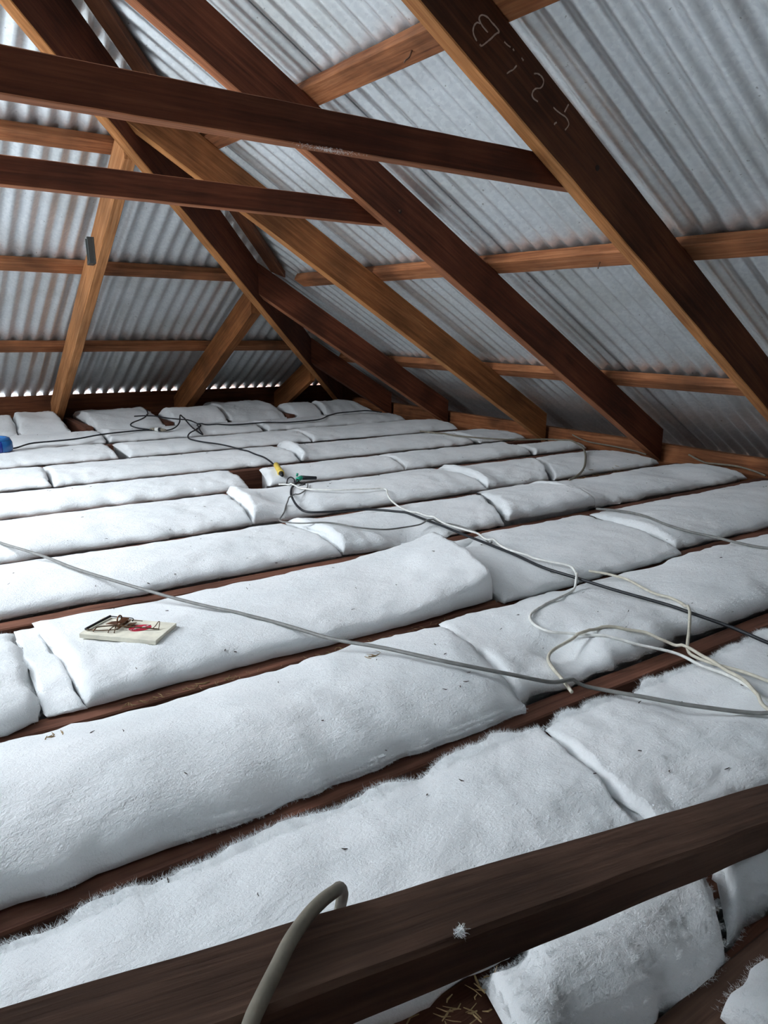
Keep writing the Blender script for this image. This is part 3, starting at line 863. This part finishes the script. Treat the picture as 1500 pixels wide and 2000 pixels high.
cable('black_small_loop', 'small black loop of lead at the green connector', 0.0026, BLACK)
cable('grey_right', 'single grey cable over the batts at the right edge', 0.0042, GREY)
cable('grey_back', 'grey cable bending round a batt below the second rafter foot', 0.0048, DUSTY)
cable('grey_eave_a', 'loose cable along the eave plate between second and third rafter feet', 0.0040, DUSTY)
cable('grey_eave_b', 'loose cable along the eave plate right of the second rafter foot', 0.0045, DUSTY)
# stiff old cable over the brace
CABS['front'] = [(0.330, 0.53, 0.10), (0.306, 0.485, 0.165), (0.285, 0.455, 0.205), (0.268, 0.435, 0.2245), (0.251, 0.426, 0.2305), (0.232, 0.415, 0.2345), (0.208, 0.397, 0.2400), (0.186, 0.376, 0.2455),
                 (0.164, 0.355, 0.2505), (0.150, 0.341, 0.2525), (0.128, 0.318, 0.246), (0.11, 0.296, 0.20), (0.10, 0.285, 0.12), (0.095, 0.28, 0.005)]
cable('front', 'stiff dusty grey cable bent over the dark brace at the bottom', 0.0050, DUSTY, flat=1.1, drape=False, sides=12)

# ---------------------------------------------------------------- plug, connector, joint
def rod(name, p, q, r, mat, parent, sides=12, r2=None):
    p, q = Vector(p), Vector(q)
    prof = [0.0, 0.04, 0.5, 0.96, 1.0]
    rs = [r * .7, r, (r + (r2 or r)) / 2, r2 or r, (r2 or r) * .7]
    bm = tube_bm(bmesh.new(), [p.lerp(q, t) for t in prof], rs, sides)
    bmesh.ops.recalc_face_normals(bm, faces=bm.faces)
    return obj(name, bm, mat, parent, smooth=True)


YEL = plain('yellow_plastic', (0.78, 0.56, 0.10), 0.45)
GREEN = plain('green_plastic', (0.02, 0.32, 0.20), 0.4)
p0, p1 = Vector((1.535, 2.985, 0.052)), Vector((1.455, 2.775, 0.046))
t = tag(empty('inline_plug', p1), 'yellow inline plug with a black end lying by the bare joist', 'plug')
rod('plug_body', p0, p0.lerp(p1, .72), 0.0125, YEL, t)
rod('ferrule', p0.lerp(p1, .70), p0.lerp(p1, .80), 0.0145, YEL, t)
rod('plug_end', p0.lerp(p1, .80), p1, 0.011, BLACK, t, r2=0.006)
c = Vector((1.482, 2.695, 0.040))
t = tag(empty('green_connector', c), 'green cable connector with black plug on the batt right of the yellow plug', 'connector')
rod('socket', c, c + Vector((.028, .012, .004)), 0.0095, GREEN, t)
rod('plug_end', c + Vector((.026, .011, .003)), c + Vector((.085, -.012, .0)), 0.0095, BLACK, t, r2=.007)
rod('cable_clip', c + Vector((.004, .012, .012)), c + Vector((.010, .016, .022)), 0.0045, GREEN, t)
a_, b_ = Vector(CABS['black_loop_a'][-1]), Vector(CABS['black_loop_c'][0])
mid = (a_ + b_) / 2; d_ = (b_ - a_).normalized()
zz = ground(mid.x, mid.y) + 0.014
mid.z = zz
t = tag(empty('cable_joint', mid), 'white-banded joint where two black cables meet', 'connector')
rod('coupling', mid - d_ * .012, mid + d_ * .012, 0.0125, WHITE, t)
rod('collar', mid + d_ * .011, mid + d_ * .028, 0.0115, BLACK, t)
rod('boot', mid - d_ * .05, mid - d_ * .011, 0.006, DUSTY, t, r2=.0105)
rod('boot', mid + d_ * .06, mid + d_ * .026, 0.005, DUSTY, t, r2=.010)

# ---------------------------------------------------------------- blue tub at the left edge
BLUE = plain('blue_plastic', (0.010, 0.03, 0.22), 0.22, spec=0.6)
CYAN = plain('light_blue_plastic', (0.012, 0.13, 0.38), 0.25, spec=0.6)
bc = Vector((0.560, 4.06, 0))
bc.z = max(ground(bc.x + dx, bc.y + dy) for dx in (-.06, 0, .06) for dy in (-.06, 0, .06)) - 0.004
t = tag(empty('blue_tub', bc), 'shiny blue plastic tub cut off by the left edge, lying on a batt', 'tub')


def lathe(name, prof, at, mat, parent, sides=32):
    bm = bmesh.new()
    rings = [[bm.verts.new((at.x + r * math.cos(2 * math.pi * k / sides), at.y + r * math.sin(2 * math.pi * k / sides), at.z + z)) for k in range(sides)] for r, z in prof]
    for i in range(len(prof) - 1):
        for k in range(sides):
            bm.faces.new((rings[i][k], rings[i][(k + 1) % sides], rings[i + 1][(k + 1) % sides], rings[i + 1][k]))
    bm.faces.new(rings[0][::-1]); bm.faces.new(rings[-1])
    bmesh.ops.recalc_face_normals(bm, faces=bm.faces)
    return obj(name, bm, mat, parent, smooth=True)


lathe('body', [(.078, 0), (.084, .004), (.086, .02), (.084, .045), (.078, .058)], bc, BLUE, t)
lathe('rim', [(.0785, .0572), (.080, .060), (.077, .066), (.068, .070), (.060, .068), (.060, .0575)], bc, CYAN, t)
bm = bmesh.new()
pr = [(.0862, .006), (.0882, .02), (.0868, .046), (.081, .058)]
seg = 10
g_ = [[bm.verts.new((bc.x + r * math.cos(a), bc.y + r * math.sin(a), bc.z + z)) for a in (math.radians(-70 + 100 * k / seg) for k in range(seg + 1))] for r, z in pr]
for i in range(len(pr) - 1):
    for k in range(seg): bm.faces.new((g_[i][k], g_[i][k + 1], g_[i + 1][k + 1], g_[i + 1][k]))
obj('side_band', bm, CYAN, t, smooth=True)

# ---------------------------------------------------------------- small dark block on the long jack rafter
DKG = plain('dark_grey_plastic', (0.045, 0.052, 0.052), 0.5)
BEIGE = plain('beige_inlay', (0.34, 0.28, 0.19), 0.6)
fx = 1.062
bp0, bp1 = Vector((fx, 3.898, 1.045)), Vector((fx, 3.885, 0.925))
ax = (bp1 - bp0).normalized(); sd_ = Vector((-1, 0, 0)); wd_ = ax.cross(sd_).normalized()
t = tag(empty('mounting_block', (bp0 + bp1) / 2), 'small dark grey block with beige inlay fixed to the long jack rafter', 'block')
def blk(name, u0, u1, w0, w1, d0, d1, mat):
    q = lambda u, wv, dv: bp0.lerp(bp1, u) + wd_ * wv + sd_ * dv
    A = [q(u0, w0, d0), q(u0, w1, d0), q(u0, w1, d1), q(u0, w0, d1)]
    B_ = [q(u1, w0, d0), q(u1, w1, d0), q(u1, w1, d1), q(u1, w0, d1)]
    return hexa(name, A, B_, mat, t, seg=2, wob=0, bev=0.0015)
blk('back_plate', 0, 1, -.03, .03, 0, .012, DKG)
blk('side_wall', 0, 1, -.03, -.018, .012, .036, DKG)
blk('side_wall', 0, 1, .022, .03, .012, .030, DKG)
blk('end_cap', .86, 1, -.018, .022, .012, .034, DKG)
blk('inlay', .04, .86, .002, .022, .012, .024, BEIGE)

# ---------------------------------------------------------------- spring trap
PLY = plain('pale_plywood', (0.80, 0.76, 0.63), 0.7, bscale=120)
RED = plain('red_print', (0.50, 0.015, 0.045), 0.6)
INK = plain('white_print', (0.85, 0.80, 0.76), 0.6)
COPPER = plain('coppery_steel', (0.20, 0.09, 0.045), 0.35, 0.8)
WIRE = plain('dark_wire', (0.03, 0.03, 0.032), 0.4, 0.6)
THIN = plain('bronze_wire', (0.13, 0.08, 0.045), 0.4, 0.7)
TL, TW, TT = 0.164, 0.092, 0.0098
tA, tB = Vector((0.324, 1.498, 0)), Vector((0.436, 1.383, 0))
tx = (tB - tA).normalized(); ty = Vector((-tx.y, tx.x, 0))
tz = max(ground(*(tA + tx * TL * a + ty * TW * b).xy) for a in (0.05, .5, .95) for b in (0.05, .5, .95)) - 0.003
t = empty('spring_trap')
t.matrix_world = Matrix(((tx.x, ty.x, 0, tA.x), (tx.y, ty.y, 0, tA.y), (0, 0, 1, tz), (0, 0, 0, 1)))
tag(t, 'wooden spring trap with red oval print lying on a white batt', 'trap')


def tp(u, v, z=0.0): return t.matrix_world @ Vector((u * TL, v * TW, TT + z))


hexa('wooden_base', [tp(0, 0, -TT), tp(0, 1, -TT), tp(0, 1), tp(0, 0)], [tp(1, 0, -TT), tp(1, 1, -TT), tp(1, 1), tp(1, 0)], PLY, t, seg=8, wob=0.0002, bev=0.0008)


def wire(name, P, r, mat, n=6): return tube(name, [tp(*p) for p in P], r, mat, t, 8, n)


wire('kill_bar', [(.035, .16, .004), (.037, .2, .004), (.065, .55, .004), (.10, .92, .004), (.105, .96, .004)], 0.0027, WIRE)
wire('bar_arm', [(.105, .96, .004), (.2, .955, .004), (.33, .93, .005), (.43, .90, .006), (.455, .86, .004), (.45, .82, .003)], 0.0012, WIRE)
wire('bar_arm', [(.035, .16, .004), (.12, .165, .003), (.20, .175, .003), (.32, .24, .003), (.42, .30, .004)], 0.0012, THIN)
wire('holding_wire', [(.14, .13, .0015), (.155, .19, .006), (.17, .24, .0075), (.25, .31, .008), (.36, .36, .009), (.45, .38, .0085), (.65, .44, .006), (.85, .52, .003), (.875, .53, .003)], 0.0014, THIN)
hp = [tp(.40 + .004 * math.sin(k), .33 + .5 * k / 72, .0058) + t.matrix_world.to_3x3() @ Vector((math.cos(k * 1.05) * .0042, 0, math.sin(k * 1.05) * .0042)) for k in range(73)]
bm = tube_bm(bmesh.new(), hp, 0.0011, 6)
bmesh.ops.recalc_face_normals(bm, faces=bm.faces)
obj('coil_spring', bm, COPPER, t, smooth=True)
def plate(name, Q, th, mat):
    A = [tp(*q) for q in Q]
    up = Vector((0, 0, th))
    bm = bmesh.new()
    lo = [bm.verts.new(p) for p in A]; hi = [bm.verts.new(p + up) for p in A]
    bm.faces.new(lo[::-1]); bm.faces.new(hi)
    for i in range(len(A)): bm.faces.new((lo[i], lo[(i + 1) % len(A)], hi[(i + 1) % len(A)], hi[i]))
    bmesh.ops.recalc_face_normals(bm, faces=bm.faces)
    return obj(name, bm, mat, t)
plate('bait_pedal', [(.19, .50, .004), (.22, .66, .004), (.355, .70, .0065), (.345, .48, .0065)], .0009, COPPER)
plate('bait_pedal_tail', [(.36, .46, .011), (.36, .74, .0125), (.43, .78, .011), (.43, .50, .009)], .0012, COPPER)
plate('pedal_flap', [(.45, .46, .002), (.46, .70, .002), (.54, .74, .0035), (.52, .50, .0035)], .0009, COPPER)
wire('bait_loop', [(.31, .62, .006), (.305, .66, .013), (.315, .72, .017), (.335, .74, .014), (.335, .70, .007)], 0.0015, COPPER)
wire('pivot_pin', [(.44, .74, .009), (.50, .76, .008), (.60, .80, .006)], 0.0009, THIN)
wire('staple', [(.33, .16, 0), (.34, .18, .005), (.37, .26, .010), (.40, .34, .011), (.405, .36, .006)], 0.0011, THIN)
wire('staple', [(.405, .18, 0), (.41, .2, .006), (.395, .28, .010), (.385, .33, .010)], 0.0011, THIN)
wire('eye_staple', [(.80, .56, .001), (.83, .60, .006), (.855, .66, .013), (.872, .66, .013), (.88, .60, .006), (.885, .53, .001)], 0.0009, THIN)
wire('eye_staple', [(.80, .56, .001), (.83, .53, .003), (.90, .55, .002)], 0.0009, THIN)
bm = bmesh.new()
ell = [tp(.635 + .125 * math.cos(a), .56 + .20 * math.sin(a) + .06 * math.cos(a), .0002) for a in (2 * math.pi * k / 36 for k in range(36))]
lo = [bm.verts.new(p) for p in ell]; hi = [bm.verts.new(p + Vector((0, 0, .00025))) for p in ell]
bm.faces.new(hi); bm.faces.new(lo[::-1])
for i in range(36): bm.faces.new((lo[i], lo[(i + 1) % 36], hi[(i + 1) % 36], hi[i]))
bmesh.ops.recalc_face_normals(bm, faces=bm.faces)
oval = obj('red_oval', bm, RED, t)
# the worn white word across the oval: strokes in oval coordinates
bm = bmesh.new()
WORD = [[(-.70, -.35), (-.62, -.10), (-.52, -.38)], [(-.42, -.30), (-.36, .16)], [(-.28, -.26), (-.22, .02), (-.14, .06), (-.10, -.16)], [(-.02, .0), (-.08, .10), (.06, -.08), (-.02, -.16)],
        [(.12, -.12), (.18, .26)], [(.18, .26), (.30, .22), (.28, .06), (.16, .04)], [(.38, -.02), (.46, .36)], [(.56, .10), (.62, .40), (.72, .34)]]
for s in WORD:
    tube_bm(bm, [tp(.635 + .125 * a * .95, .56 + .20 * b * 1.25 + .06 * a + .10 * a, .0006) for a, b in s], 0.0009, 5, flat=1.0)
bmesh.ops.recalc_face_normals(bm, faces=bm.faces)
o = obj('lettering', bm, INK, oval); o['kind'] = 'stuff'

# ---------------------------------------------------------------- chalk marks, knots and nails on the timbers
CHALK = plain('chalk', (0.50, 0.37, 0.30), 1.0, spec=0.02)
MARKS = [[(1.3088, 1.3151), (1.3009, 1.3193), (1.2905, 1.3254), (1.2812, 1.335), (1.2832, 1.3428), (1.293, 1.3466), (1.3069, 1.3446), (1.3201, 1.3374), (1.3333, 1.331), (1.3428, 1.3246), (1.3405, 1.3199)], [(1.2841, 1.3274), (1.2754, 1.328), (1.2671, 1.3205), (1.264, 1.31), (1.267, 1.3007), (1.2763, 1.291)], [(1.2853, 1.2862), (1.2917, 1.2841), (1.305, 1.2934), (1.3196, 1.3047), (1.3317, 1.3156), (1.3417, 1.3218)], [(1.361, 1.3063), (1.3719, 1.3016), (1.3814, 1.2992)], [(1.3895, 1.2973), (1.3938, 1.2938)], [(1.419, 1.2839), (1.4262, 1.2791)], [(1.3736, 1.2414), (1.3838, 1.2485), (1.3941, 1.2539), (1.4042, 1.2645)], [(1.4628, 1.2575), (1.4767, 1.26), (1.4899, 1.256), (1.4978, 1.2484), (1.4959, 1.2381), (1.4879, 1.2304), (1.4739, 1.2271), (1.4646, 1.2201), (1.4612, 1.2105), (1.4675, 1.2033), (1.4821, 1.1994)], [(1.5379, 1.1954), (1.5503, 1.1899), (1.5689, 1.1843), (1.5846, 1.1801), (1.5946, 1.1721), (1.5971, 1.163), (1.5847, 1.1497)], [(1.5921, 1.2106), (1.5854, 1.2011), (1.5789, 1.1906)], [(1.5447, 1.1562), (1.5473, 1.1603), (1.553, 1.1631)]]
for s in MARKS:
    pts = catmull([(x, 1.4508, z) for x, z in s], 5)
    bm = bmesh.new()
    prev = None
    for i, p in enumerate(pts):
        d = (pts[min(i + 1, len(pts) - 1)] - pts[max(i - 1, 0)]).normalized()
        s_ = Vector((-d.z, 0, d.x))
        ww = 0.0016 + 0.0009 * noise.noise(p * 160)
        a_, b_ = bm.verts.new(p + s_ * ww), bm.verts.new(p - s_ * ww)
        a2, b2 = bm.verts.new(p + s_ * ww + Vector((0, .0012, 0))), bm.verts.new(p - s_ * ww + Vector((0, .0012, 0)))
        if prev:
            bm.faces.new((prev[0], a_, b_, prev[1])); bm.faces.new((prev[2], a2, a_, prev[0])); bm.faces.new((prev[1], b_, b2, prev[3]))
        prev = (a_, b_, a2, b2)
    bmesh.ops.recalc_face_normals(bm, faces=bm.faces)
    obj('chalk_mark', bm, CHALK, R1)
dot('knot', (1.720, 1.4515, 1.077), (0, -1, 0), .009, .003, KNOT, R1, 12)
dot('knot', (1.709, 2.3205, 1.058), (0, -1, 0), .008, .003, KNOT, R2, 12)
dot('bolt', (1.705, 2.3195, 1.060), (0, -1, 0), .004, .005, NAIL, R2, 8)
battens = [o for o in bpy.data.objects if o.name.startswith('roof_batten')]
tube('nail', [(1.345, 1.787, 1.369), (1.338, 1.789, 1.352), (1.330, 1.795, 1.345), (1.332, 1.802, 1.342)], .0022, NAIL, battens[0])
tube('nail', [(2.181, 1.798, 0.884), (2.176, 1.800, 0.868), (2.180, 1.804, 0.862)], .0020, NAIL, battens[1])

# ---------------------------------------------------------------- little tufts caught on the timbers
def tuft(p, spread, count, lab):
    vs, fs = [], []
    for _ in range(count):
        c = Vector(p) + Vector((random.gauss(0, spread[0]), random.gauss(0, spread[1]), random.gauss(0, spread[2])))
        d = Vector((random.gauss(0, 1), random.gauss(0, 1), random.gauss(0, 1))).normalized() * random.uniform(.002, .006)
        s_ = d.cross(Vector((random.gauss(0, 1), random.gauss(0, 1), random.gauss(0, 1)))).normalized() * .0003
        k = len(vs)
        vs += [c - s_, c + s_, c + d + s_ * .4, c + d - s_ * .4]
        fs.append((k, k + 1, k + 2, k + 3))
    me = bpy.data.meshes.new('fluff_tuft')
    me.from_pydata(vs, [], fs)
    me.materials.append(FIBRE)
    o = bpy.data.objects.new('fluff_tuft', me)
    COL.objects.link(o)
    return tag(o, lab, 'fluff', kind='stuff')


tuft((0.337, 0.3635, 0.2035), (.0022, .0016, .0012), 260, 'speck of white fluff lying on the dark brace')
tuft((0.91, 1.503, 1.024), (.035, .004, .002), 380, 'white fluff caught under the upper collar tie')

# ---------------------------------------------------------------- straw, twigs and crumbs
def crumbs(name, items, mat, lab, cat):
    bm = bmesh.new()
    for x, y, ln, r in items:
        z = ground(x, y, 0.0) + r + 0.0006
        a = random.uniform(0, math.pi)
        d = Vector((math.cos(a), math.sin(a), random.uniform(-.1, .25))) * ln
        p = Vector((x, y, z))
        k = Vector((random.gauss(0, 1), random.gauss(0, 1), 0)) * ln * .12
        tube_bm(bm, [p - d * .5, p + k, p + d * .5], [r * .6, r, r * .5], 4)
    bmesh.ops.recalc_face_normals(bm, faces=bm.faces)
    return tag(obj(name, bm, mat), lab, cat, kind='stuff')


STRAW = plain('dry_straw', (0.30, 0.20, 0.09), 0.8)
SPECK = plain('dark_crumb', (0.05, 0.035, 0.025), 0.9)
it = []
for x, y in [(.455, 1.252), (.48, 1.252), (.346, 1.252), (.393, 1.252), (.52, 1.25)]:
    for _ in range(5): it.append((x + random.gauss(0, .010), y + random.gauss(0, .004), random.uniform(.006, .022), random.uniform(.0006, .0013)))
for x, y in [(.758, 1.1), (.199, 1.172), (.40, .42), (.37, .45), (.46, .46), (.43, .44), (.41, .455)]:
    for _ in range(7): it.append((x + random.gauss(0, .012), y + random.gauss(0, .009), random.uniform(.006, .02), random.uniform(.0006, .0014)))
for _ in range(60): it.append((random.uniform(.3, 1.1), random.uniform(1.24, 1.256), random.uniform(.004, .015), .0006))
for _ in range(40): it.append((random.uniform(2.3, 3.0), random.uniform(2.2, 2.26), random.uniform(.008, .03), .0012))
crumbs('straw_litter', it, STRAW, 'bits of dry straw lying on joists and batts', 'litter')
it = [(x, y, random.uniform(.004, .012), random.uniform(.0007, .0013)) for x, y in
      [(.377, 1.312), (.547, 1.296), (.565, 1.289), (.247, 1.113), (.283, 1.075), (.865, 1.007), (.807, .896), (.882, 1.058), (.91, .551), (.991, .511), (.918, .609), (1.154, .693), (1.088, .732), (1.175, 1.122), (.92, 1.8), (.639, 1.819), (.563, 1.801), (.87, 1.333), (.779, .903), (.827, .904)]]
for _ in range(230):
    it.append((random.uniform(0, 3.2), random.uniform(.5, 4.6), random.uniform(.003, .010), random.uniform(.0005, .0011)))
crumbs('crumb_litter', it, SPECK, 'dark crumbs and twigs scattered over the white batts', 'litter')
